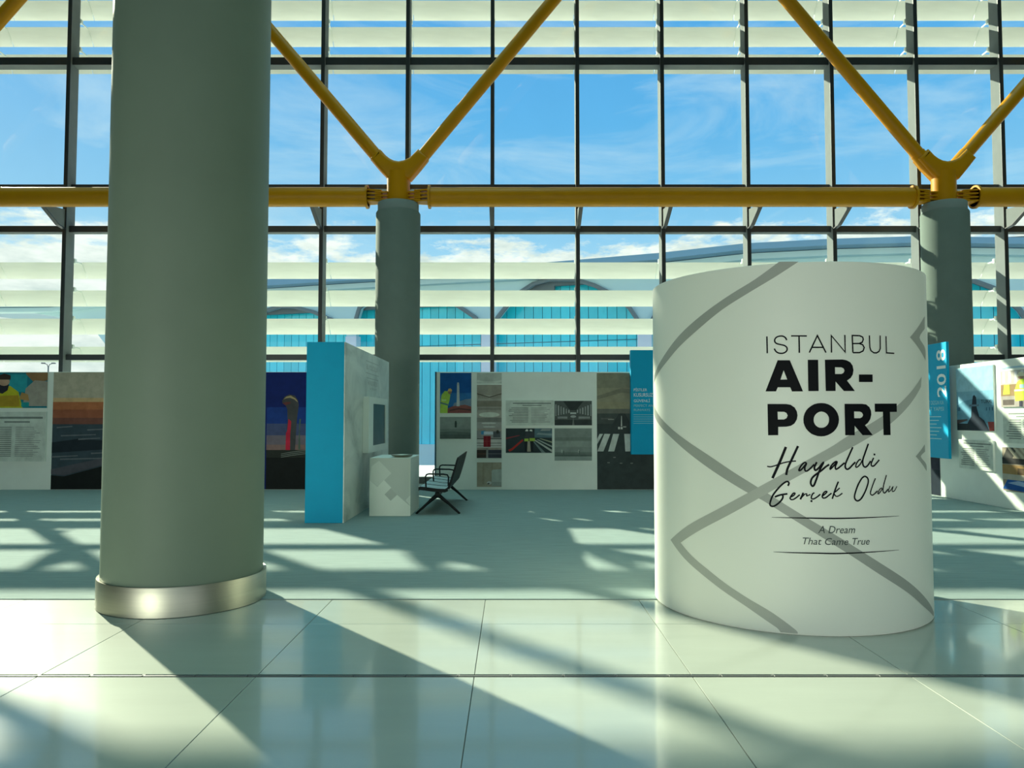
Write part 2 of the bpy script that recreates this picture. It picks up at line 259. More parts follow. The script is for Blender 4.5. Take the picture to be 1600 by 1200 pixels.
SPANDREL = [(-88.92, 15.17), (-83.45, 15.33), (-73.06, 15.47), (-62.42, 15.86), (-50.78, 16.12), (-40.83, 16.07), (-33.83, 16.08), (-21.58, 16.02), (-11.06, 15.94), (0.32, 16.16), (7.76, 16.51), (14.72, 16.41), (21.0, 16.16), (28.66, 15.5), (35.35, 14.87), (35.25, 11.65), (33.62, 11.5), (31.08, 10.14), (29.85, 8.45), (29.65, 4.22), (28.8, 4.24), (28.91, 8.48), (28.08, 10.02), (26.37, 11.78), (24.16, 12.83), (21.41, 13.19), (18.56, 12.72), (15.61, 11.11), (14.19, 9.01), (14.11, 4.44), (13.26, 4.46), (13.34, 9.04), (12.6, 10.43), (10.59, 12.72), (7.99, 13.98), (4.76, 14.05), (1.98, 12.89), (0.28, 11.25), (-0.42, 10.12), (-0.52, 4.65), (-1.49, 4.66), (-1.45, 10.16), (-2.31, 11.53), (-3.76, 12.78), (-5.54, 13.75), (-7.35, 14.39), (-9.81, 14.53), (-11.38, 14.19), (-12.64, 13.46), (-13.92, 12.3), (-14.89, 11.17), (-15.41, 10.27), (-15.47, 4.86), (-16.38, 4.87), (-16.39, 10.18), (-17.18, 11.27), (-18.85, 12.4), (-20.88, 13.31), (-23.64, 13.77), (-26.46, 13.84), (-28.62, 13.49), (-29.7, 12.76), (-30.2, 11.27), (-30.21, 5.07), (-31.09, 5.08), (-31.3, 10.53), (-32.65, 11.57), (-34.93, 12.53), (-37.48, 13.24), (-39.2, 13.32), (-40.78, 12.98), (-42.38, 12.71), (-44.4, 12.17), (-45.7, 11.18), (-45.66, 5.29), (-46.65, 5.3), (-46.86, 11.22), (-49.85, 12.95), (-54.19, 13.28), (-58.63, 12.38), (-60.87, 10.63), (-61.08, 8.43), (-62.38, 8.47), (-62.43, 9.94), (-64.17, 11.77), (-69.03, 13.38), (-73.01, 14.08), (-79.19, 14.9)]

# ================================================================== THE SETTING
MX = [-0.46 + 2.0 * k for k in range(-11, 10)]          # mullion centre lines
YG, YM = 18.10, 17.75                                   # glass plane, front of the mullions
XL, XR, YB, ZC = -22.6, 17.7, -13.0, 15.4

# floor: screed slab, porcelain tiles, metal slot, carpet
floor = boxo('floor', (XL, YB, -.30), (XR, 18.3, -.014), SLAB); tag(floor, 'pale porcelain tile floor of the hall', 'floor', kind='structure')
xs = [-1.494 + 1.2735 * k for k in range(-5, 9)]
rows = [(5.706, 6.463), (4.592, 5.706), (3.286, 4.546), (2.016, 3.286), (.746, 2.016), (-.524, .746)]
tm = {}
for (y0, y1) in rows:
    for x0 in xs[:-1]:
        h = round(y1 - y0, 3)
        if h not in tm:
            bm = bmesh.new(); box(bm, (.002, .002, -.014), (1.2715, h - .002, 0), .0015)
            me = bpy.data.meshes.new('tile'); bm.to_mesh(me); bm.free(); me.materials.append(TILE); tm[h] = me
        link('tile', tm[h], None, floor, (x0, y0, 0))
for a, b in (((XL, -.524), (xs[0] - .004, 6.463)), ((xs[-1] + .004, -.524), (XR, 6.463)), ((XL, YB), (XR, -.528))):
    boxo('tile_field', (*a, -.014), (*b, 0), TILE, floor)
boxo('slot_channel', (-8, 4.548, -.0135), (8.6, 4.590, -.010), DARK, floor)
bm = bmesh.new(); box(bm, (0, 0, -.012), (.304, .017, .003), .002); box(bm, (0, .017, -.012), (.006, .036, .002)); box(bm, (.298, .017, -.012), (.304, .036, .002))
me = bpy.data.meshes.new('slot_cover'); bm.to_mesh(me); bm.free(); me.materials.append(SLOT)
for k in range(54): link('slot_cover', me, None, floor, (-8 + .3075 * k, 4.570 - .017, 0))
carpet = boxo('carpet', (XL, 6.465, -.014), (XR, 18.0, .007), CARPET)
tag(carpet, 'charcoal carpet running from the pale tiles to the glass facade', 'carpet', kind='thing')
ceiling = boxo('ceiling', (XL, YB, ZC), (XR, 18.6, ZC + .3), CEIL); tag(ceiling, 'grey hall ceiling', 'ceiling', kind='structure')
for nm, a, b in (('wall_left', (XL - .3, YB, 0), (XL, 18.4, ZC)), ('wall_right', (XR, YB, 0), (XR + .3, 18.4, ZC))):
    tag(boxo(nm, a, b, WALLM), 'plain hall side wall', 'wall', kind='structure')
bk = boxo('wall_back', (XL, YB - .3, 6.5), (XR, YB, ZC), WALLM); tag(bk, 'plain hall back wall above open concourse', 'wall', kind='structure')

# glass facade
win = empty('window_1', (0, YG, 0)); tag(win, 'full-height glass facade of dark mullions and square panes', 'window', kind='structure')
bm = bmesh.new(); box(bm, (-.040, YM - YG + .02, .0), (.040, .02, ZC), .006)
me = bpy.data.meshes.new('mullion'); bm.to_mesh(me); bm.free(); me.materials.append(MUL)
bm = bmesh.new(); box(bm, (-.045, YM - YG, .0), (.045, YM - YG + .022, ZC), .004)
me2 = bpy.data.meshes.new('mullion_cap'); bm.to_mesh(me2); bm.free(); me2.materials.append(MCAP)
for x in MX: link('mullion_cap', me2, None, link('mullion', me, None, win, (x, 0, 0)))
TR = [(0.0, .16, .22), (2.885, 3.005, .20), (5.90, 6.04, .20), (6.94, 7.04, .16), (9.90, 10.07, .24), (13.2, 13.35, .20), (15.2, 15.4, .20)]
for z0, z1, d in TR:
    tr_ = boxo('transom', (MX[0], -d, z0), (MX[-1], .02, z1), MUL, win, .006)
    boxo('transom_cap', (MX[0], -d - .022, z0 - .004), (MX[-1], -d, z1 + .004), MCAP, tr_)
pm_ = {}
for (a, b) in zip(TR, TR[1:]):
    z0, z1 = a[1], b[0]
    bm = bmesh.new(); box(bm, (-.955, -.006, z0), (.955, .006, z1)); me = bpy.data.meshes.new('pane'); bm.to_mesh(me); bm.free(); me.materials.append(GLASS)
    for x in MX[:-1]: link('pane', me, None, win, (x + 1.0, 0, 0))
bm = bmesh.new()
prism(bm, [(-.36, 6.40), (-1.18, 6.30), (-1.18, 6.24), (-.62, 5.98), (-.36, 5.95), (-.10, 5.95), (-.10, 6.40)], -.012, .012, lambda u, v, d: (d, u, v))
me = bpy.data.meshes.new('gusset_bracket'); bmesh.ops.recalc_face_normals(bm, faces=bm.faces); bm.to_mesh(me); bm.free(); me.materials.append(MUL)
bm = bmesh.new()
prism(bm, [(-1.18, 6.245), (-1.18, 6.225), (-.62, 5.963), (-.36, 5.933), (-.36, 5.955), (-.62, 5.985)], -.045, .045, lambda u, v, d: (d, u, v))
me2 = bpy.data.meshes.new('bracket_flange'); bmesh.ops.recalc_face_normals(bm, faces=bm.faces); bm.to_mesh(me2); bm.free(); me2.materials.append(MCAP)
for x in MX: link('bracket_flange', me2, None, link('gusset_bracket', me, None, win, (x, 0, 0)))

# louvre rows outside the glass
bm = bmesh.new()
prof = [(0, 0), (.072, -.072), (.15, -.16), (.225, -.252), (.30, -.35)]
A = []; Bq = []
for sgn in (0, 1):
    th_ = [(.0, .0), (.016, .020), (.024, .024), (.018, .012), (.004, .0)]
    for xx, arr in ((-.993, A), (.993, Bq)):
        arr.append([bm.verts.new((xx, y + (th_[i][0] if sgn else 0), z + (th_[i][1] if sgn else 0))) for i, (y, z) in enumerate(prof)])
for s in (0, 1):
    for i in range(4): bm.faces.new((A[s][i], A[s][i + 1], Bq[s][i + 1], Bq[s][i]))
for side in (A, Bq):
    for i in range(4):
        try: bm.faces.new((side[0][i], side[0][i + 1], side[1][i + 1], side[1][i]))
        except ValueError: pass
for i in (0, 4):
    bm.faces.new((A[0][i], Bq[0][i], Bq[1][i], A[1][i]))
bmesh.ops.recalc_face_normals(bm, faces=bm.faces)
blade_me = bpy.data.meshes.new('blade'); bm.to_mesh(blade_me); bm.free(); blade_me.materials.append(LOUV)
bm = bmesh.new(); box(bm, (-.05, -.36, -.09), (.05, -.27, .02), .01); box(bm, (-.008, -.30, -.05), (.008, .02, -.02))
box(bm, (-.006, .0, -.30), (.006, .015, .0), 0, Matrix.Translation((0, .02, -.02)) @ Matrix.Rotation(radians(40), 4, 'X'))
arm_me = bpy.data.meshes.new('blade_bracket'); bm.to_mesh(arm_me); bm.free(); arm_me.materials.append(WHITE)
LZ = [(3.25, 'lowest cream louvre row outside the glass, just above the exhibition walls'),
      (3.93, 'cream louvre row second from the bottom outside the glass'),
      (4.62, 'cream louvre row third from the bottom, across the distant arches'),
      (5.305, 'topmost row of the four lower cream louvres, under the cloud bank'),
      (10.46, 'cream louvre row half hidden behind the thick upper transom'),
      (11.15, 'first full cream louvre row above the thick upper transom'),
      (11.82, 'second full cream louvre row above the thick upper transom'),
      (12.5, 'third cream louvre row above the thick upper transom, above the picture'),
      (13.18, 'fourth cream louvre row above the thick upper transom, above the picture'),
      (13.86, 'fifth cream louvre row above the thick upper transom, above the picture'),
      (14.54, 'highest cream louvre row, right below the hall ceiling')]
for z0, lb in LZ:
    r = empty('louvre_row', (0, 18.5, z0)); tag(r, lb, 'louvre', 'sun louvre rows outside the facade', 'thing')
    for x in MX[:-1]: link('blade', blade_me, None, r, (x + 1.0, 0, 0))
    for x in MX: link('blade_bracket', arm_me, None, r, (x, 0, 0))

# ground outside
tag(boxo('ground', (-400, 18.4, -6.4), (400, 700, -6.0), APRON), 'pale concrete apron outside the facade', 'ground', kind='structure')

tag(boxo('trim_1', (-60, 18.42, -.75), (60, 31, -.35), mat('pale_roof_membrane', (.72, .76, .72), rough=.8), None), 'pale flat roof ledge just outside the facade', 'ledge', kind='structure')

# ================================================================== TERMINAL ACROSS THE APRON
tb = empty('terminal_building', (13.4, 70, 0), -math.atan(.325)); tag(tb, 'grey vaulted terminal with arches over turquoise glazing, across the apron', 'building', kind='thing')
LB = lambda u, v, d: (u, -d, v)
bm = bmesh.new(); prism(bm, ROOF_TOP + ROOF_LOW[::-1], 4.0, -25, LB); bm_obj('roof', bm, TERM_R, tb)
bm = bmesh.new(); prism(bm, [(u, v - .05) for u, v in ROOF_LOW] + [(u, v - .55) for u, v in reversed(ROOF_LOW)], 2.6, 1.0, LB); bm_obj('fascia', bm, TERM_S, tb)
sp = [(u, v if v > 6 else -6.0) for u, v in SPANDREL]
bm = bmesh.new(); prism(bm, sp, 1.7, 1.1, LB); bm_obj('arcade_cladding', bm, TERM_S, tb)
low_edge = sp[15:]
arch = []; cur = []
for p in low_edge:
    if p[1] <= -5.9 :
        if len(cur) > 2: arch.append(cur)
        cur = []
    else: cur.append(p)
for a in arch:
    if a[0][0] < -66: continue
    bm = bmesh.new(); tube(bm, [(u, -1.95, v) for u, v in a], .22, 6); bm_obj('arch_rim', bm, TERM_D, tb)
for k, u in enumerate((29.2, 13.65, -1.0, -15.95, -30.65, -46.15, -61.7)):
    boxo('column', (u - .62, -1.95, -6), (u + .62, -1.05, 9.9), TERM_C, tb)
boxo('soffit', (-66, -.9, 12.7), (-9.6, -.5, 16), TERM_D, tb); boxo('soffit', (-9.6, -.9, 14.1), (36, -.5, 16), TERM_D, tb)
boxo('glazing_frame', (-64.2, .02, -1.0), (34, .3, 15.2), TERM_F, tb)
for z0, z1 in ((-1.0, 8.82), (8.90, 15.0)):
    bm = bmesh.new(); box(bm, (.03, -.06, z0), (.87, .04, z1)); me = bpy.data.meshes.new('pane'); bm.to_mesh(me); bm.free(); me.materials.append(TERM_G)
    for k in range(109): link('pane', me, None, tb, (-64.1 + .9 * k, 0, 0))
boxo('plinth', (-64.2, -.6, -6), (34, .3, -1.0), TERM_P, tb)
boxo('body', (-64, .35, -6), (33.8, 24, 14.6), TERM_S, tb)
lp = empty('lamp_post', (-36.3, 60, -6)); tag(lp, 'thin double-armed lamp post out on the bright apron', 'lamp post')
bm = bmesh.new(); tube(bm, [(0, 0, 0), (0, 0, 11.6)], [.10, .05], 8); bm_obj('pole', bm, MUL, lp)
for s in (-1, 1):
    bm = bmesh.new(); tube(bm, [(0, 0, 11.55), (s * .10, 0, 11.78), (s * .32, 0, 11.86)], .03, 6); bm_obj('arm', bm, MUL, lp)
    boxo('lamp_head', (min(s * .28, s * .52), -.10, 11.83), (max(s * .28, s * .52), .10, 11.92), MUL, lp)

# ================================================================== COLUMNS, BRACES, BEAMS
col = empty('round_column', (-2.743, 6.494, 0)); tag(col, 'massive grey-green round column with a steel base ring on the tiles', 'column', kind='thing')
bm = bmesh.new(); lathe(bm, [(0, 0), (.628, 0), (.628, ZC - .01), (0, ZC - .01)], 128); bm_obj('shaft', bm, COLM, col, 40)
bm = bmesh.new(); lathe(bm, [(.629, .225), (.652, .232), (.655, .226), (.655, .004), (.629, .004)], 128); tag(bm_obj('base_ring', bm, STEEL, col, 40), 'brushed steel base ring')

YP = 16.7
PX = [-14.5, -2.5, 9.51]
PL = ['grey round pillar under the yellow brace, beyond the picture edge',
      'grey round pillar standing behind the blue-ended partition',
      'grey round pillar partly hidden by the white drum, sunlit stripes on it']
BL = ['yellow forked roof brace whose single arm enters the upper corner by the big column',
      'yellow forked roof brace on the pillar behind the blue-ended partition',
      'yellow forked roof brace on the pillar above the white drum']
# each arm: the end of its sleeve and a second point on its axis (offset from the pillar, height)
SL = [((-.50, 7.31, -2.77, 10.0), (.55, 7.31, 3.21, 10.51)), ((-.50, 7.31, -2.77, 10.0), (.548, 7.31, 3.427, 10.83)), ((-.566, 7.36, -3.383, 10.83), (.515, 7.355, 1.845, 8.87))]
for x, pl, bl, (sl, sr) in zip(PX, PL, BL, SL):
    p = empty('round_pillar', (x, YP, 0)); tag(p, pl, 'pillar', 'grey pillars along the facade', 'thing')
    bm = bmesh.new(); lathe(bm, [(0, .007), (.484, .007), (.484, 6.0), (.468, 6.03), (0, 6.03)], 64); bm_obj('shaft', bm, PILM, p, 40)
    bm = bmesh.new(); lathe(bm, [(0, 6.03), (.447, 6.03), (.447, 6.215), (.436, 6.23), (0, 6.23)], 64); bm_obj('collar', bm, CAPM, p, 40)
    b = empty('roof_brace', (x, YP, 6.23)); tag(b, bl, 'brace', 'yellow roof braces on the pillars', 'thing')
    def zz_(v): return v - 6.23
    bm = bmesh.new(); tube(bm, [(0, 0, 0), (0, 0, .70)], .25, 40); bm_obj('stub', bm, YEL, b, 50)
    px = lambda X, Y: ((X / 9.23 + 560 - 622.5) * .01394, (655 - (Y / 9.23 + 220)) * .01394 + 1.5 - 6.23)
    out = [(440, 535), (290, 375), (175, 235), (315, 100), (340, 122), (400, 190), (460, 236), (520, 265), (590, 277), (660, 264), (745, 226), (800, 170), (870, 97), (1010, 230), (900, 368), (760, 535)]
    bm = bmesh.new(); fr_ = [bm.verts.new((u, -.185, v)) for u, v in map(lambda q: px(*q), out)]; bk_ = [bm.verts.new((v.co.x, .185, v.co.z)) for v in fr_]
    ff, fb = bm.faces.new(fr_), bm.faces.new(bk_[::-1])
    for i in range(len(out)): bm.faces.new((fr_[i], bk_[i], bk_[(i + 1) % len(out)], fr_[(i + 1) % len(out)]))
    bmesh.ops.recalc_face_normals(bm, faces=bm.faces)
    bmesh.ops.bevel(bm, geom=list(ff.edges) + list(fb.edges), offset=.075, segments=3, affect='EDGES', profile=.5)
    for s, (ax, az, bx, bz) in ((-1, sl), (1, sr)):
        dr = Vector((bx - ax, 0, bz - az)).normalized(); e = Vector((ax, 0, az - 6.23))
        tube(bm, [(0, 0, .50), (s * .10, 0, .64), e - dr * .30, e - dr * .06, e], [.17, .165, .158, .156, .156], 24)
    bm_obj('yoke', bm, YEL, b, 35)
    for s, (ax, az, bx, bz) in ((-1, sl), (1, sr)):
        k = (ZC - .2 - az) / (bz - az); e = Vector((ax, 0, az - 6.23)); d_ = Vector((bx - ax, 0, bz - az)); dr = d_.normalized()
        bm = bmesh.new(); tube(bm, [e - dr * .05, e + d_ * k], .142, 24); bm_obj('arm', bm, YEL, b, 50)
        bm = bmesh.new()
        for i, zc in enumerate((.075, .155, .235)):
            box(bm, (min(s * .20, s * .50), -.13, zc - .016), (max(s * .20, s * .50), .13, zc + .016), .008)
        bm_obj('lug', bm, YEL, b)
beams = [(-14.5, -2.5, 'yellow tubular tie beam passing behind the massive column'), (-2.5, 9.51, 'long yellow tubular tie beam between the two visible pillars'),
         (9.51, 21.5, 'yellow tubular tie beam starting at the pillar above the white drum')]
for x0, x1, lb in beams:
    a = x0 + .66; c = min(x1 - .66, XR - .3)
    b = empty('tie_beam', ((a + c) / 2, YP, 6.384)); tag(b, lb, 'beam', 'yellow tie beams along the facade', 'thing')
    hl = (c - a) / 2
    bm = bmesh.new(); tube(bm, [(-hl, 0, 0), (hl, 0, 0)], .212, 40); bm_obj('tube', bm, YEL, b, 50)
    for s in (-1, 1):
        bm = bmesh.new(); tube(bm, [(s * hl, 0, 0), (s * (hl - .05), 0, 0)], .255, 40); bm_obj('end_flange', bm, YEL, b, 50)
        bm = bmesh.new()
        for zc in (-.115, -.038, .042, .12):
            q0, q1 = s * hl, s * (hl + .30)
            prism(bm, [(q0, -.17), (q0, .17), (q1, .11), (q1, -.11)], zc - .016, zc + .016, lambda u, v, d: (u, v, d))
        bm_obj('clevis', bm, YEL, b)

# ================================================================== THE WHITE DRUM
CX, CY, R0, HD = 2.277, 6.44, 1.073, 2.612
PH = atan2(CX, CY)
drum = empty('exhibit_drum', (CX, CY, 0)); tag(drum, 'big white drum lettered ISTANBUL AIR-PORT with grey ribbon bands', 'drum')
bm = bmesh.new(); lathe(bm, [(0, .001), (R0 - .012, .001), (R0 - .012, .010), (R0, .010), (R0, HD - .004), (R0 - .004, HD), (0, HD)], 160); bm_obj('shell', bm, DRUM, drum, 40)
def wrap(bm, off):
    xs_ = [v.co.x for v in bm.verts]; lo, hi = min(xs_), max(xs_); k = math.ceil(lo / .03)
    while k * .03 < hi:
        bmesh.ops.bisect_plane(bm, geom=bm.verts[:] + bm.edges[:] + bm.faces[:], plane_co=(k * .03, 0, 0), plane_no=(1, 0, 0)); k += 1
    for v in bm.verts:
        a = v.co.x / R0 - PH; r = R0 + off
        v.co = Vector((r * sin(a), -r * cos(a), v.co.y))
def flat(bm, outer, holes=()):
    loops = [outer] + list(holes); vs = [bm.verts.new((x, y, 0)) for l in loops for x, y in l]
    for q in tessellate_polygon([[Vector((x, y, 0)) for x, y in l] for l in loops]):
        try: bm.faces.new([vs[i] for i in q])
        except ValueError: pass
def smooth_line(pts, n=5):
    if len(pts) < 3: return pts
    o = []
    P = [pts[0]] + list(pts) + [pts[-1]]
    for i in range(1, len(P) - 2):
        p0, p1, p2, p3 = P[i - 1:i + 3]
        for k in range(n):
            t_ = k / n
            o.append(tuple(.5 * ((2 * p1[j]) + (-p0[j] + p2[j]) * t_ + (2 * p0[j] - 5 * p1[j] + 4 * p2[j] - p3[j]) * t_ ** 2 + (-p0[j] + 3 * p1[j] - 3 * p2[j] + p3[j]) * t_ ** 3) for j in (0, 1)))
    return o + [pts[-1]]
def stroke(bm, pts, wd, taper=False, miter=True):
    n = len(pts); L = []; Rr = []
    for i, p in enumerate(pts):
        a = Vector(pts[max(i - 1, 0)]); b = Vector(pts[min(i + 1, n - 1)]); c = Vector(p)
        d1 = (c - a); d2 = (b - c)
        if d1.length < 1e-9: d1 = d2
        if d2.length < 1e-9: d2 = d1
        d1.normalize(); d2.normalize(); d = d1 + d2
        d = d.normalized() if d.length > .2 else d1
        nv = Vector((-d.y, d.x)); k = 1 / max(.45, abs(nv.dot(Vector((-d1.y, d1.x))))) if miter else 1
        h = wd / 2 * k
        if taper: h *= .18 + .82 * sin(pi * i / (n - 1))
        L.append(bm.verts.new((*(c + nv * h), 0))); Rr.append(bm.verts.new((*(c - nv * h), 0)))
    for i in range(n - 1):
        try: bm.faces.new((L[i], Rr[i], Rr[i + 1], L[i + 1]))
        except ValueError: pass
def drum_part(name, fn, m, off):
    bm = bmesh.new(); fn(bm); wrap(bm, off); return bm_obj(name, bm, m, drum)

for k, (b1, b2) in enumerate(DRUM_BANDS):
    if k == 3: b1 = b1 + [(b1[-1][0] + .02, .012)]; b2 = [(b2[0][0] + .02, .012)] + b2
    drum_part('ribbon_band', lambda bm: flat(bm, smooth_line(b1, 4) + smooth_line(b2, 4)), BAND2 if k in (2, 3) else BAND, .0012 + .0006 * (k == 2))
WORDS = [('AIR-', DRUM_BOLD[:4]), ('PORT', DRUM_BOLD[4:])]
for wname, ls in WORDS:
    for o_, h_ in ls: tag(drum_part('letter', lambda bm: flat(bm, o_, h_), INK, .0035), 'heavy black capital')
drum_part('thin_lettering', lambda bm: [stroke(bm, smooth_line(p, 3) if len(p) > 8 else p, .0098) for p in DRUM_THIN], INK, .0035)
def scr(bm):
    for wd, p in DRUM_SCRIPT: stroke(bm, smooth_line(p, 4), wd * 1.4, miter=False)
drum_part('script_lettering', scr, INK, .0035)
for p in DRUM_RULES: drum_part('rule_line', lambda bm: stroke(bm, smooth_line(p, 6), .0095, taper=True), INK, .0035)
def font_mesh(s, size=1.0, shear=0.0, bold=0.0):
    c = bpy.data.curves.new('txt', 'FONT'); c.body = s; c.size = size; c.shear = shear; c.offset = bold; c.resolution_u = 3
    o = bpy.data.objects.new('txt', c); COL.objects.link(o)
    dg = bpy.context.evaluated_depsgraph_get(); me = bpy.data.meshes.new_from_object(o.evaluated_get(dg))
    bpy.data.objects.remove(o); bpy.data.curves.remove(c); return me
def font_bm(s, x0, x1, y0, capx, shear=0.0, bold=0.0):
    """text fitted between x0 and x1 on baseline y0, capx = height of its tallest letter"""
    me = font_mesh(s, 1.0, shear, bold); bm = bmesh.new(); bm.from_mesh(me); bpy.data.meshes.remove(me)
    ax = min(v.co.x for v in bm.verts); bx = max(v.co.x for v in bm.verts); top = max(v.co.y for v in bm.verts)
    for v in bm.verts: v.co = Vector((x0 + (v.co.x - ax) / (bx - ax) * (x1 - x0), y0 + v.co.y / top * capx, 0))
    return bm
for s, x0, x1, y0, hh in (('A Dream', .213, .468, .710, .050), ('That Came True', .111, .575, .630, .047)):
    bm = font_bm(s, x0, x1, y0, hh, .25, .0); wrap(bm, .0035); bm_obj('small_lettering', bm, INK2, drum)

# ================================================================== EXHIBITION PANELS
class Fr:
    """a flat face: origin, rightward direction as seen, outward normal"""
    def __init__(s, o, r, n): s.o = Vector(o); s.r = Vector(r); s.n = Vector(n)
    def __call__(s, u, v, d): return s.o + s.r * u + Vector((0, 0, v)) + s.n * d
def pc(c): return mat('print_%02x%02x%02x' % tuple(int(min(1, x) * 255) for x in c), c, rough=.55, var=.14, scale=7, spec=.08)
def plate(name, F, u0, v0, u1, v1, d0, d1, m, parent, bev=.002):
    bm = bmesh.new(); vs = box(bm, (u0, v0, d0), (u1, v1, d1), bev)
    for v in bm.verts: v.co = F(*v.co)
    return bm_obj(name, bm, m, parent)
def art(name, F, u0, v0, u1, v1, d, layers, parent):
    """flat printed picture: stacked colour shapes in 0..1 coordinates (v upwards)"""
    bm = bmesh.new(); ms = []; w_, h_ = u1 - u0, v1 - v0
    for i, (c, poly) in enumerate(layers):
        m = c if isinstance(c, bpy.types.Material) else pc(c)
        if m not in ms: ms.append(m)
        vs = [bm.verts.new(F(u0 + min(1, max(0, x)) * w_, v0 + min(1, max(0, y)) * h_, d + .0004 * i)) for x, y in poly]
        for q in tessellate_polygon([[Vector((x, y, 0)) for x, y in poly]]):
            try: f = bm.faces.new([vs[j] for j in q]); f.material_index = ms.index(m)
            except ValueError: pass
    for f in bm.faces:
        f.normal_update()
        if f.normal.dot(F.n) < 0: f.normal_flip()
    me = bpy.data.meshes.new(name); bm.to_mesh(me); bm.free()
    return link(name, me, ms, parent)
def rc(x0, y0, x1, y1): return [(x0, y0), (x1, y0), (x1, y1), (x0, y1)]
def el(cx, cy, rx, ry, n=12): return [(cx + rx * cos(2 * pi * k / n), cy + ry * sin(2 * pi * k / n)) for k in range(n)]
FULL = rc(0, 0, 1, 1)
def board(F, u0, v0, u1, v1, layers, parent, th=.02, label=None, name='photo_board'):
    p = plate(name, F, u0, v0, u1, v1, 0.0005, th, WHITE, parent)
    if label: tag(p, label)
    art('print', F, u0 + .004, v0 + .004, u1 - .004, v1 - .004, th + .0006, layers, p)
    return p
def text_layers(rows_, two=True, seed=1, ink=(.20, .235, .22)):
    rnd = random.Random(seed); L = [((.60, .66, .60), FULL)]
    L.append((ink, rc(.15, .86, .95, .90))); L.append((ink, rc(.35, .78, .75, .81)))
    for i in range(rows_):
        y = .68 - .62 * i / rows_; hh = .62 / rows_ * .42
        L.append((ink, rc(.06 + rnd.random() * .12, y, .47, y + hh)))
        if two: L.append(((.34, .38, .36), rc(.53, y, .80 + rnd.random() * .14, y + hh)))
    return L
def place_text(F, s, u0, u1, v0, hh, d, m, parent, name='lettering', bold=0.0, rot=False):
    if rot:      # reads upwards; u0..u1 spans the letter height, v0..hh the run
        bm = font_bm(s, v0, hh, 0, u1 - u0, 0, bold)
        for v in bm.verts: v.co = F(u1 - v.co.y, v.co.x, d)
    else:
        bm = font_bm(s, u0, u1, v0, hh, 0, bold)
        for v in bm.verts: v.co = F(v.co.x, v.co.y, d)
    return bm_obj(name, bm, m, parent)

# picture contents -------------------------------------------------------
rr = random.Random(3)
sunset = [((.05, .075, .095), FULL), ((.46, .42, .32), rc(0, .74, 1, 1)), ((.62, .42, .22), rc(0, .735, 1, .78)), ((.46, .16, .07), rc(0, .66, 1, .745)), ((.33, .11, .06), rc(0, .60, 1, .68)), ((.20, .08, .06), rc(0, .555, 1, .61)),
          ((.02, .03, .04), [(0, .40), (.3, .43), (.7, .41), (1, .44), (1, .36), (.4, .33), (0, .31)])] + \
         [((.15, .17, .19), [(x, y), (x + l, y + .012), (x + l, y + .02), (x, y + .012)]) for x, y, l in ((.05, .52, .18), (.4, .50, .3), (.62, .485, .2), (.1, .45, .4), (.3, .42, .25), (.0, .27, .3), (.45, .30, .3), (.1, .25, .6))] + \
         [((.09, .09, .11), [(0, .17), (.3, .22), (.6, .27), (1, .37), (1, .29), (.5, .19), (.15, .12), (0, .13)]), ((.012, .016, .016), [(0, .12), (.15, .11), (.5, .18), (1, .28), (1, 0), (0, 0)])]
tower = [((.008, .022, .15), FULL), ((.014, .05, .25), rc(0, .50, 1, .70)), ((.07, .09, .20), rc(0, .44, 1, .56)), ((.18, .15, .19), rc(0, .36, 1, .46)), ((.26, .16, .15), rc(0, .33, 1, .38)),
         ((.012, .015, .015), rc(0, 0, 1, .31)), ((.03, .035, .03), rc(0, .27, 1, .335)),
         ((.07, .07, .075), [(.30, .335), (.52, .335), (.50, .45), (.56, .60), (.64, .70), (.70, .74), (.70, .77), (.62, .81), (.50, .815), (.38, .79), (.33, .755), (.34, .735), (.40, .715), (.42, .66), (.40, .56), (.36, .45)][0:0] or
          [(.50, .335), (.70, .335), (.72, .48), (.74, .60), (.78, .72), (.76, .76), (.68, .80), (.54, .81), (.43, .79), (.37, .755), (.38, .735), (.46, .715), (.50, .68), (.51, .58), (.49, .48)]),
         ((.55, .025, .06), [(.47, .335), (.58, .335), (.58, .46), (.60, .58), (.53, .60), (.505, .5), (.475, .48)]),
         ((.42, .33, .18), [(.40, .765), (.47, .79), (.58, .80), (.70, .775), (.75, .75), (.75, .742), (.68, .765), (.56, .782), (.46, .775)]),
         ((.16, .05, .05), [(.38, .735), (.47, .745), (.58, .745), (.58, .735), (.46, .715)])] + \
        [((.30, .33, .30), [(.36, .285 + k * .014), (.6, .300 + k * .014), (1, .318 + k * .014), (1, .322 + k * .014), (.6, .304 + k * .014), (.36, .288 + k * .014)]) for k in (-1, 0, 1)] + \
        [((.10, .16, .12), [(.78, .34), (.83, .34), (.81, .5), (.84, .6), (.80, .6)])]
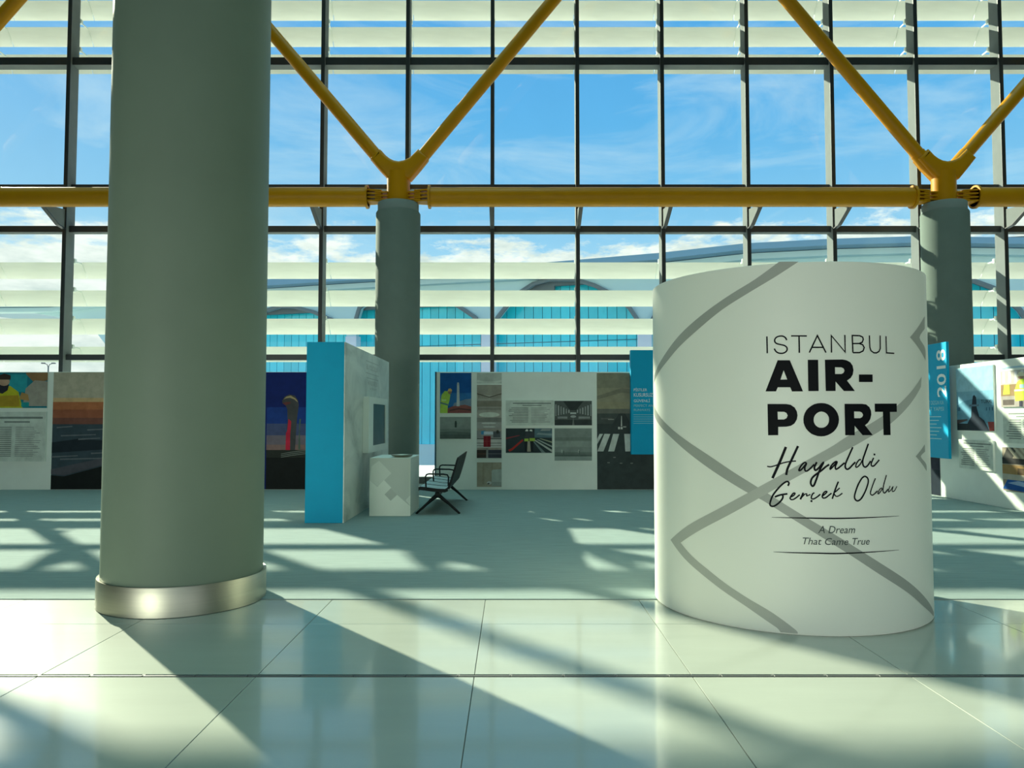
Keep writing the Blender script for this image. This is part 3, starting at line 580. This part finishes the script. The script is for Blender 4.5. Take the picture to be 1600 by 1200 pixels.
worker_tower = [((.012, .10, .33), FULL), ((.03, .16, .40), rc(0, .18, 1, .5)), ((.20, .27, .36), [(.45, .25), (.8, .34), (1, .36), (1, .15), (.4, .15)]), ((.28, .10, .09), [(.2, .0), (1, 0), (1, .16), (.8, .21), (.6, .19), (.4, .17), (.2, .10)]),
                ((.12, .06, .06), [(.3, .05), (.6, .09), (1, .06), (1, .09), (.6, .13), (.3, .08)]), ((.50, .54, .54), [(.53, .17), (.63, .17), (.61, .70), (.54, .70)]), ((.40, .44, .45), [(.535, .69), (.615, .69), (.60, .76), (.55, .76)]),
                ((.42, .62, .10), [(0, 0), (.24, 0), (.25, .18), (.30, .30), (.33, .45), (.28, .54), (.15, .55), (.05, .45), (.02, .30)]), ((.55, .75, .30), rc(.06, .30, .2, .34)), ((.12, .22, .22), [(.0, .24), (.27, .18), (.28, .22), (.0, .28)]),
                ((.30, .20, .13), el(.31, .52, .06, .05)), ((.66, .42, .16), [(.24, .54), (.38, .54), (.38, .58), (.33, .615), (.27, .60)])]
mist = [((.20, .235, .215), FULL), ((.27, .31, .285), rc(0, .45, 1, 1)), ((.10, .125, .115), rc(0, 0, 1, .22)), ((.13, .16, .15), [(0, .30), (.4, .34), (1, .28), (1, .2), (0, .2)]), ((.05, .065, .06), [(.48, .52), (.54, .52), (.545, .72), (.53, .82), (.49, .82), (.475, .70)])]
arrow = [((.42, .40, .35), FULL), ((.34, .315, .27), rc(0, .86, 1, 1)), ((.12, .10, .08), [(0, .885), (.5, .835), (1, .885), (1, .872), (.5, .822), (0, .872)]), ((.26, .235, .19), rc(0, .70, 1, .78))] + \
        [((.13, .11, .09), [(.04 + k * .055, .865 - .006 * k), (.06 + k * .055, .865 - .006 * k), (.075 + k * .055, .81), (.06 + k * .055, .81)]) for k in range(8)] + [((.13, .11, .09), [(.94 - k * .055, .865 - .006 * k), (.96 - k * .055, .865 - .006 * k), (.94 - k * .055, .81), (.925 - k * .055, .81)]) for k in range(8)] + \
        [((.13, .11, .09), [(.05 + k * .055, .685), (.07 + k * .055, .685), (.085 + k * .055, .655), (.07 + k * .055, .655)]) for k in range(17)] + \
        [((.62, .66, .58), el(.5, .59, .42, .035, 20)), ((.24, .24, .22), rc(0, .485, 1, .55)), ((.36, .35, .33), rc(0, .40, 1, .49)), ((.62, .64, .60), el(.48, .475, .3, .013, 14)), ((.55, .57, .54), el(.5, .425, .25, .012, 14)),
         ((.30, .30, .30), rc(0, .27, 1, .37)), ((.07, .25, .45), rc(.17, .32, .34, .37)), ((.50, .56, .62), rc(.28, .32, .66, .36)), ((.10, .11, .12), rc(.66, .28, .95, .36)), ((.05, .05, .05), el(.84, .355, .06, .025)),
         ((.52, .52, .49), rc(0, .14, 1, .255)), ((.10, .10, .10), rc(0, .255, 1, .268)), ((.12, .12, .12), rc(0, .20, 1, .208)), ((.20, .19, .19), rc(0, .165, 1, .172)), ((.22, .02, .03), rc(.27, .152, .56, .30)), ((.30, .05, .05), rc(.40, .152, .42, .30)), ((.30, .05, .05), rc(.27, .225, .56, .232)),
         ((.06, .045, .04), rc(0, 0, .38, .11)), ((.055, .055, .075), rc(.46, 0, 1, .11)), ((.30, .30, .29), rc(.38, 0, .46, .13)), ((.20, .10, .08), rc(0, .055, .38, .06)), ((.2, .2, .22), rc(.46, .055, 1, .062))]
soft = [((.50, .54, .49), FULL), ((.62, .66, .60), [(0, .10), (.25, .02), (.75, .02), (1, .12), (1, .35), (.7, .2), (.3, .2), (0, .35)])]
wood = [((.36, .325, .25), FULL), ((.31, .275, .21), rc(.22, .1, .30, 1)), ((.30, .27, .2), rc(.6, .5, .64, 1)), ((.44, .49, .45), [(.60, .06), (1, .06), (1, .72), (.64, .70), (.60, .64)]), ((.34, .37, .34), rc(.6, .03, 1, .20)), ((.55, .56, .54), el(.50, .16, .10, .07)), ((.08, .08, .08), el(.47, .13, .05, .03))]
hall_bw = [((.10, .115, .11), FULL), ((.045, .055, .055), [(.22, 1), (.78, 1), (.58, .62), (.42, .62)])] + [((.30 + .12 * (k % 2), .33 + .12 * (k % 2), .32 + .12 * (k % 2)), rc(.02 + .07 * k, .38 + .025 * k, .05 + .07 * k, .86 - .045 * k)) for k in range(6)] + \
          [((.30 + .12 * (k % 2), .33 + .12 * (k % 2), .32 + .12 * (k % 2)), rc(.95 - .07 * k, .38 + .025 * k, .98 - .07 * k, .86 - .045 * k)) for k in range(6)] + [((.50, .54, .52), rc(.42, .46, .58, .53)), ((.27, .30, .29), rc(.08, .27, .34, .36)), ((.27, .30, .29), rc(.64, .27, .95, .36)), ((.36, .39, .38), el(.5, .36, .08, .05)), ((.05, .06, .06), rc(0, 0, 1, .22)), ((.16, .18, .17), [(.47, .0), (.53, 0), (.51, .3), (.49, .3)])]
rails = [((.035, .05, .055), FULL), ((.10, .17, .20), rc(.62, .62, 1, 1)), ((.22, .30, .31), [(.66, .75), (1, .70), (1, .78), (.7, .82)]), ((.30, .34, .33), [(.74, .9), (.95, .9), (.98, .97), (.78, .97)]),
         ((.40, .04, .035), [(.08, .05), (.14, .10), (.38, .50), (.36, .56), (.12, .18), (.05, .12)]), ((.22, .05, .06), [(0, .55), (.30, .70), (.30, .73), (0, .62)]),
         ((.42, .46, .42), [(.60, .52), (1, .02), (1, .12), (.64, .53)]), ((.34, .40, .36), [(.66, .54), (1, .22), (1, .28), (.70, .55)]), ((.32, .36, .25), [(.72, .58), (1, .40), (1, .46), (.76, .59)]), ((.16, .22, .22), [(.58, .48), (.78, .0), (.86, 0), (.6, .5)]), ((.36, .33, .26), [(.47, .48), (.52, .48), (.54, .05), (.46, .05)]),
         ((.02, .025, .03), [(.40, .5), (.47, .5), (.46, .06), (.41, .06)]), ((.02, .025, .03), [(.53, .5), (.60, .5), (.59, .06), (.54, .06)]), ((.05, .06, .07), [(.40, .60), (.62, .60), (.60, .84), (.52, .80), (.44, .86)]), ((.36, .52, .08), rc(.40, .47, .49, .58)), ((.36, .52, .08), rc(.51, .48, .63, .60)),
         ((.62, .66, .62), [(.42, .88), (.485, .88), (.48, .94), (.455, .97), (.43, .94)]), ((.62, .66, .62), [(.51, .89), (.575, .87), (.57, .93), (.545, .96), (.52, .94)])]
greyfog = [((.24, .285, .26), FULL), ((.19, .23, .21), rc(0, .62, 1, .72)), ((.29, .34, .31), rc(0, .42, 1, .60)), ((.16, .195, .18), rc(0, .06, 1, .26)), ((.11, .14, .13), rc(0, .14, 1, .18)), ((.38, .43, .40), rc(.18, .24, .21, .34)), ((.38, .43, .40), rc(.63, .24, .66, .34)), ((.12, .15, .14), rc(.23, .14, .26, .3)), ((.12, .15, .14), rc(.65, .14, .68, .3)), ((.30, .36, .335), rc(0, 0, 1, .125))]
runway = [((.050, .064, .064), FULL), ((.24, .235, .17), rc(0, .86, 1, 1)), ((.30, .285, .20), rc(0, .74, 1, .87)), ((.22, .21, .155), [(0, .80), (.5, .87), (1, .84), (1, .81), (.5, .83), (0, .77)]), ((.31, .285, .19), rc(0, .68, 1, .75)), ((.16, .165, .14), rc(0, .645, 1, .69)), ((.075, .09, .085), rc(0, .56, 1, .65)), ((.12, .13, .12), [(.60, .655), (.66, .655), (1, .52), (1, .46), (.3, .46)][0:0] or [(.46, .655), (.52, .655), (.62, .5), (.36, .5)]), ((.05, .062, .062), [(.44, .65), (.56, .65), (.78, .48), (.2, .48)]),
          ((.58, .60, .55), [(.485, .63), (.495, .63), (.50, .54), (.475, .54)]), ((.58, .60, .55), rc(.42, .515, .455, .535)), ((.58, .60, .55), rc(.47, .515, .51, .535)), ((.42, .44, .40), rc(.52, .53, .58, .54))] + \
         [((.56, .60, .56), [(a, .325), (a + .12, .325), (a + .12 + sl_, .475), (a + sl_, .475)]) for a, sl_ in ((.005, .14), (.22, .10), (.56, -.02), (.76, -.06), (.93, -.1))] + [((.56, .60, .56), [(0, .385), (0, .43), (.05, .475), (.12, .475)])] + \
         [((.20, .22, .20), rc(x, y, x + .05, y + .008)) for x, y in ((.2, .225), (.45, .22), (.66, .22), (.32, .27))] + [((.12, .13, .12), rc(.08, .60, .3, .612)), ((.3, .31, .28), rc(.22, .595, .34, .603))]
crew_left = [((.02, .20, .26), FULL), ((.03, .34, .40), rc(.35, .45, .68, .95)), ((.30, .17, .08), [(.66, .95), (.80, .70), (1, .78), (1, 1), (.66, 1)]), ((.28, .16, .08), [(0, .75), (.12, .9), (.14, 1), (0, 1)]), ((.36, .33, .28), [(.62, .05), (1, .05), (1, .75), (.8, .78), (.66, .55)]), ((.02, .25, .18), rc(.05, .55, .25, .95)),
             ((.50, .48, .03), [(.05, 0), (.62, 0), (.55, .45), (.42, .62), (.28, .62), (.12, .48), (.02, .25)]), ((.42, .28, .03), [(.18, .04), (.58, .04), (.55, .36), (.22, .34)]), ((.45, .27, .10), [(.56, .25), (.72, .2), (.7, .38), (.6, .44)]), ((.03, .03, .04), [(.2, .45), (.3, .4), (.38, .5), (.40, .66), (.3, .7), (.2, .62)]),
             ((.50, .32, .22), el(.32, .74, .09, .12)), ((.06, .035, .03), [(.22, .80), (.42, .80), (.42, .92), (.32, .97), (.24, .92)]), ((.02, .30, .32), rc(.60, .03, .72, .16))]
plane_top = [((.20, .42, .56), FULL), ((.30, .54, .66), rc(0, .62, 1, 1)), ((.12, .30, .42), [(0, .28), (.0, .40), (.2, .47), (.5, .50), (1, .47), (1, .12), (0, .12)]), ((.05, .14, .22), rc(.02, .31, .10, .37)), ((.05, .14, .22), rc(.80, .31, .83, .36)), ((.05, .14, .22), rc(.88, .31, .91, .36)), ((.05, .14, .22), rc(.95, .31, .98, .36)),
             ((.015, .025, .04), [(.28, 0), (.88, 0), (.75, .16), (.62, .22), (.56, .36), (.55, .52), (.50, .56), (.46, .54), (.42, .36), (.40, .22), (.30, .12)]), ((.015, .025, .03), rc(0, 0, .35, .11)), ((.30, .05, .04), [(.88, 0), (1, 0), (1, .14), (.84, .14)]), ((.07, .05, .05), [(0, .10), (.3, .16), (.3, .18), (0, .17)]), ((.10, .17, .23), rc(.36, .38, .62, .41))]
crew_right = [((.50, .46, .42), FULL)] + [((.66, .67, .70), rc(.05 + .16 * k, .66, .12 + .16 * k, .98)) for k in range(6)] + [((.30, .20, .10), rc(0, .3, 1, .62)), ((.36, .33, .30), rc(0, 0, 1, .3)), ((.12, .10, .09), rc(.05, .05, .35, .2)), ((.12, .10, .09), rc(.7, .04, .95, .2)),
              ((.62, .80, .08), [(.38, .15), (.74, .18), (.72, .5), (.68, .72), (.56, .76), (.44, .68), (.36, .42)]), ((.75, .78, .62), rc(.36, .42, .72, .47)), ((.36, .60, .62), rc(.50, .50, .62, .60)), ((.62, .80, .08), [(.06, .35), (.24, .35), (.24, .62), (.1, .62)]), ((.62, .80, .08), [(.86, .3), (1, .3), (1, .6), (.9, .62)]), ((.35, .22, .15), el(.54, .80, .07, .06)), ((.72, .70, .52), [(.42, .82), (.64, .82), (.6, .93), (.5, .94)]), ((.05, .05, .08), rc(.48, 0, .56, .16)), ((.05, .05, .08), rc(.60, 0, .68, .17))]
desk = [((.30, .26, .20), FULL), ((.06, .06, .055), [(0, .72), (.1, 1), (.3, 1), (.2, .74)])] + [((.46, .42, .32), [(.1 + .12 * k, 1), (.16 + .12 * k, 1), (.34 + .12 * k, .76), (.27 + .12 * k, .76)]) for k in range(6)] + [((.03, .03, .03), [(0, .62), (1, .64), (1, .74), (0, .76)]), ((.36, .22, .09), rc(0, .38, 1, .60)), ((.10, .07, .04), rc(.3, .40, .45, .54)), ((.14, .08, .03), rc(.6, .38, .7, .58)), ((.42, .40, .34), rc(.0, .26, 1, .39)), ((.02, .10, .36), [(0, .04), (.9, 0), (1, .1), (1, .30), (.7, .34), (.4, .26), (.1, .26)]), ((.30, .42, .62), [(.1, .18), (.5, .12), (.7, .2), (.3, .25)]), ((.4, .5, .65), [(.5, .02), (.9, .03), (.7, .08)])]

# gallery wall behind the massive column ---------------------------------
YW = 16.35
def gallery(x0, x1, label, th=.14, h=2.50):
    g = empty('gallery_wall', ((x0 + x1) / 2, YW + th / 2, .007)); tag(g, label, 'display wall', 'white gallery walls along the facade', 'thing')
    W_, T_ = (x1 - x0) / 2, th / 2
    boxo('panel', (-W_, -T_, 0), (W_, T_, h), WHITE, g, .004)
    F = Fr((-(x0 + x1) / 2, -T_, -.007), (1, 0, 0), (0, -1, 0))
    return g, F
g, F = gallery(-13.2, -3.05, 'long gallery wall passing behind the massive column, sunset and night tower prints')
board(F, -11.25, 1.735, -9.88, 2.497, crew_left, g, label='photo of a seated crew in yellow jackets')
board(F, -11.25, .605, -9.885, 1.66, text_layers(16, seed=4), g, .035, name='text_board')
board(F, -9.77, .012, -7.9, 2.503, sunset, g, .006, 'tall sunset field photo')
board(F, -5.9, .012, -4.0, 2.503, [(c, [(.36 + .64 * x * .72, y) for x, y in p]) if p is not FULL else (c, p) for c, p in tower], g, .006, 'tall night photo of a flared control tower')
# gallery wall between partition and drum
g, F = gallery(-1.61, 3.45, 'gallery wall of photos between the metal bench and the drum')
boxo('edge_strip', (-(5.06) / 2 - .03, -.09, 0), (-(5.06) / 2, .07, 2.5), mat('petrol_edge', (.02, .10, .14), rough=.5), g)
board(F, -1.535, 1.625, -.860, 2.490, worker_tower, g, label='photo of a vested worker below a white tower')
board(F, -1.535, 1.080, -.868, 1.552, mist, g, label='dim grey photo of a dark spire in mist')
board(F, -.750, 2.255, -.217, 2.490, soft, g, .006)
board(F, -.750, .674, -.217, 2.236, arrow, g, .006, 'tall photo of a concourse with a red suitcase')
board(F, -.748, .066, -.217, .590, wood, g, .006, 'photo of a pale trolley before timber')
board(F, -.136, 1.366, .884, 1.905, text_layers(10, seed=9), g, .035, name='text_board')
board(F, .900, 1.366, 1.702, 1.893, hall_bw, g, label='black and white photo of a trussed hall')
board(F, -.136, .783, .856, 1.310, rails, g, label='photo of two helmeted workers between rails')
board(F, .898, .620, 1.698, 1.310, greyfog, g, label='grey hazy landscape photo')
board(F, 1.802, .010, 3.05, 2.490, [(c, [(x * .86, y) for x, y in p]) if p is not FULL else (c, p) for c, p in runway], g, .006, 'tall dusk photo of a runway threshold')
# gallery wall beyond the drum, running in depth (front faces -X)
g = empty('gallery_wall', (8.37, 13.4, .007)); tag(g, 'gallery wall beyond the drum running toward the glass, streaked with sun', 'display wall', 'white gallery walls along the facade', 'thing')
boxo('panel', (-.07, -2.6, 0), (.07, 2.6, 2.50), WHITE, g, .004)
F = Fr((-.07, 2.6, -.007), (0, -1, 0), (-1, 0, 0))          # u=0 at Y=16.0, u grows toward the camera
uy = lambda y: 16.0 - y
board(F, uy(15.98), .012, uy(14.93), 2.495, [((.012, .02, .03), FULL), ((.03, .03, .05), rc(0, .2, 1, .35))], g, .006, 'tall near-black photo')
p = board(F, uy(14.283), 1.292, uy(13.181), 2.440, plane_top, g, .03, 'photo of a parked airliner and a dark tug')
place_text(F, 'TURK', uy(13.52), uy(13.22), 1.78, .06, .045, INK, p)
board(F, uy(14.241), .60, uy(13.23), 1.13, text_layers(9, seed=12), g, .04, name='text_board')
board(F, uy(12.985), 1.70, uy(12.0), 2.31, crew_right, g, .03, 'photo of a worker in lime safety jacket')
board(F, uy(12.98), 1.10, uy(12.0), 1.66, text_layers(9, seed=15), g, .012, name='text_board')
board(F, uy(13.0), .305, uy(11.7), 1.035, desk, g, .03, 'photo of blueprints rolled out on a desk')
tag(plate('caption_strip', F, uy(12.99), 2.345, uy(12.0), 2.375, .0005, .01, mat('pale_blue_caption', (.35, .55, .68), rough=.5), g), 'pale blue strip')

# blue banners ------------------------------------------------------------
b = empty('blue_banner', (2.95, 16.21, .76)); tag(b, 'blue hanging banner lettered PISTLER, half hidden behind the drum', 'banner', 'tall blue title banners')
boxo('board', (-.443, -.03, 0), (.40, .115, 2.20), BLUE, b, .004)
F = Fr((-.443, -.03, 0), (1, 0, 0), (0, -1, 0))
for s, u1, v in (('PİSTLER', .34, 1.33), ('KUSURSUZ', .46, 1.215), ('GÜVENLİ', .40, 1.10)): place_text(F, s, .06, u1, v, .075, .001, WINK, b)
for s, u1, v in (('PERFECT AND', .52, 1.00), ('RUNWAYS', .40, .91)): place_text(F, s, .06, u1, v, .05, .001, BLUEW, b)
for k in range(5): plate('rule_line', F, .05, .83 - .045 * k, .60 - .05 * (k % 2), .838 - .045 * k, .0002, .0012, BLUEW, b, 0)
b = empty('blue_banner', (8.2, 14.95, .76)); tag(b, 'blue hanging banner with upright 2018 on the sunlit gallery wall', 'banner', 'tall blue title banners')
boxo('board', (-.05, -.58, 0), (.0, .60, 2.195), BLUE, b, .004)
for yy, zz2 in ((-.35, .5), (.4, .5), (-.35, 1.5), (.4, 1.5)): boxo('standoff', (.0, yy - .03, zz2 - .03), (.097, yy + .03, zz2 + .03), SLOT, b)
F = Fr((-.05, .60, 0), (0, -1, 0), (-1, 0, 0))               # u=0 at Y=15.55, right edge u=1.18
place_text(F, '2018', .84, 1.14, 1.16, 2.06, .001, WINK, b, 'year_lettering', .012, rot=True)
for s, v in (('PIST DIZGIN KA', 1.02), ('ALT YAPISI', .90)): place_text(F, s, .42, 1.05, v, .075, .001, BLUEW, b)
for k in range(7): plate('rule_line', F, .42, .78 - .07 * k, .95 - .08 * (k % 3), .795 - .07 * k, .0002, .0012, BLUEW, b, 0)

# blue-ended partition -----------------------------------------------------
MARB = bpy.data.materials.new('clouded_print'); MARB.use_nodes = True; t = NT(MARB.node_tree); pb = t.n['Principled BSDF']
tc = t.add('ShaderNodeTexCoord'); mp = t.add('ShaderNodeMapping', {0: tc.outputs['Object'], 'Scale': (1, .55, 1.0)})
nz = t.add('ShaderNodeTexNoise', {'Vector': mp.outputs[0], 'Scale': 1.5, 'Detail': 6.0, 'Roughness': .55, 'Distortion': .8})
t.l.new(t.ramp(nz.outputs[0], [(.34, (.36, .42, .38)), (.50, (.62, .68, .63)), (.62, (.74, .79, .73))]), pb.inputs['Base Color']); pb.inputs['Roughness'].default_value = .45
pw = empty('exhibit_partition', (-2.70, 13.1, .007)); tag(pw, 'thick partition with bright blue end and clouded white side, screen on it', 'partition', kind='thing')
boxo('core', (-.26, -1.95, 0), (.26, 2.0, 2.61), WHITE, pw)
tag(boxo('end_panel', (-.283, -1.972, 0), (.262, -1.95, 2.615), BLUE, pw, .002), 'bright cyan blue end panel')
tag(boxo('side_panel', (.26, -1.968, 0), (.277, 2.0, 2.615), MARB, pw, .002), 'white side with clouded grey print')
F = Fr((.277, -13.1, -.007), (0, 1, 0), (1, 0, 0))
for y0, y1, v in ((12.72, 13.92, 2.47), (12.72, 13.92, 2.27)): plate('rule_line', F, y0, v, y1, v + .008, .0002, .0014, BAND, pw, 0)
place_text(F, 'BU YOLCULUK', 12.76, 13.85, 2.335, .085, .001, BAND, pw)
plate('rule_line', F, 12.78, 2.19, 13.88, 2.198, .0002, .0014, BAND, pw, 0)
place_text(F, 'HAYALDI GERÇEK', 12.9, 13.8, 2.08, .075, .001, BAND, pw)
place_text(F, 'A DREAM', 13.1, 13.7, 2.0, .04, .001, BAND, pw)
ws = empty('wall_screen', (-2.42, 13.42, 1.41)); tag(ws, 'dark upright touch screen in a pale frame on the clouded partition side', 'screen')
bm = bmesh.new(); box(bm, (-.003, -.93, -.46), (.075, .93, .46), .004); bm_obj('housing', bm, WHITE, ws)
bm = bmesh.new()
for a, c in (((.075, -.93, -.46), (.097, -.54, .46)), ((.075, .72, -.46), (.097, .93, .46)), ((.075, -.54, .35), (.097, .72, .46)), ((.075, -.54, -.46), (.097, .72, -.35))): box(bm, a, c)
bm_obj('bezel', bm, WHITE, ws); boxo('display', (.075, -.54, -.35), (.080, .72, .35), SCREEN, ws)

# podium and dish -----------------------------------------------------------
pdm = empty('podium', (-1.887, 12.49, .007)); tag(pdm, 'waist-high pale podium with stepped diamond print beside the blue-ended partition', 'podium')
boxo('body', (-.316, -.555, 0), (.316, .555, .893), WHITE, pdm, .003)
K = .632 / 610.0
zp = lambda pts: [((x - 60) * K / .632, (1010 - y) * K / .893) for x, y in pts]
F = Fr((-.316, -.555, 0), (1, 0, 0), (0, -1, 0))
def pd(c): return mat('podium_%02x' % int(c[1] * 255), c, rough=.45, var=.02, spec=.3)
art('diamond_print', F, 0, 0, .632, .893, .001, [(pd((.50, .57, .52)), FULL), (pd((.62, .69, .63)), zp([(90, 270), (200, 190), (385, 375), (280, 480), (185, 575), (62, 480)])),
    (pd((.74, .81, .74)), zp([(62, 480), (180, 580), (275, 475), (385, 590), (285, 690), (375, 780), (470, 695), (670, 865), (670, 1010), (60, 1010)])), (pd((.46, .52, .475)), zp([(285, 690), (375, 600), (475, 695), (378, 785)])), (pd((.66, .73, .67)), zp([(600, 775), (670, 700), (670, 860)]))], pdm)
ds = empty('glass_dish', (-1.74, 12.2, .900)); tag(ds, 'shallow round silver dish lying on the pale podium', 'dish')
bm = bmesh.new(); lathe(bm, [(0, 0), (.09, 0), (.155, .018), (.17, .036), (.163, .038), (.145, .024), (.08, .008), (0, .008)], 40); bm_obj('bowl', bm, STEEL, ds, 40)
bm = bmesh.new(); lathe(bm, [(.163, .038), (.172, .042), (.178, .038), (.17, .034)], 40); bm_obj('rim', bm, SLOT, ds, 40)

# metal bench ----------------------------------------------------------------
bn = empty('waiting_bench', (-1.17, 13.2, .007)); tag(bn, 'dark metal beam bench with pale seat pads beside the podium', 'bench')
bm = bmesh.new(); box(bm, (-.035, -1.12, .29), (.035, 1.12, .35), .006); bm_obj('beam', bm, BLACKM, bn)
for y in (-.98, .98):
    for s in (-1, 1):
        bm = bmesh.new(); tube(bm, [(0, y, .30), (s * .05, y, .26), (s * .17, y + .0, .16), (s * .325, y, .02), (s * .345, y, .0)], [.036, .03, .022, .018, .02], 10); bm_obj('leg', bm, BLACKM, bn, 50)
for k in range(4):
    y0 = -1.16 + .58 * k
    bm = bmesh.new()
    pr = [(-.29, .425), (-.27, .44), (-.15, .425), (0, .405), (.12, .40), (.17, .42)]
    box_pts = pr + [(x, z - .028) for x, z in reversed(pr)]
    prism(bm, box_pts, y0 + .012, y0 + .568, lambda u, v, d: (u, d, v)); bm_obj('seat', bm, SEATM, bn)
    bm = bmesh.new()
    prism(bm, [(-.04, .35), (.06, .35), (.10, .40), (-.08, .40)], y0 + .25, y0 + .33, lambda u, v, d: (u, d, v)); bm_obj('seat_bracket', bm, BLACKM, bn)
    for dy in (y0 + .002, y0 + .568):
        bm = bmesh.new(); prism(bm, [(x, z + .006) for x, z in pr] + [(x, z - .05) for x, z in reversed(pr)], dy, dy + .010, lambda u, v, d: (u, d, v)); bm_obj('seat_side', bm, BLACKM, bn)
    bm = bmesh.new()
    bp = [(.14, .41), (.17, .44), (.215, .58), (.255, .70), (.30, .86), (.315, .895), (.335, .895), (.325, .86), (.285, .70), (.255, .60), (.225, .50), (.19, .40)]
    prism(bm, bp, y0 + .012, y0 + .568, lambda u, v, d: (u, d, v)); bm_obj('backrest', bm, BLACKM, bn)
for y in (-1.16, 0.0, 1.16):
    bm = bmesh.new(); tube(bm, [(-.17, y, .41), (-.18, y, .60), (-.165, y, .628), (-.13, y, .64), (.10, y, .635), (.16, y, .625), (.18, y, .59), (.175, y, .45)], .0125, 8); bm_obj('armrest', bm, BLACKM, bn, 50)
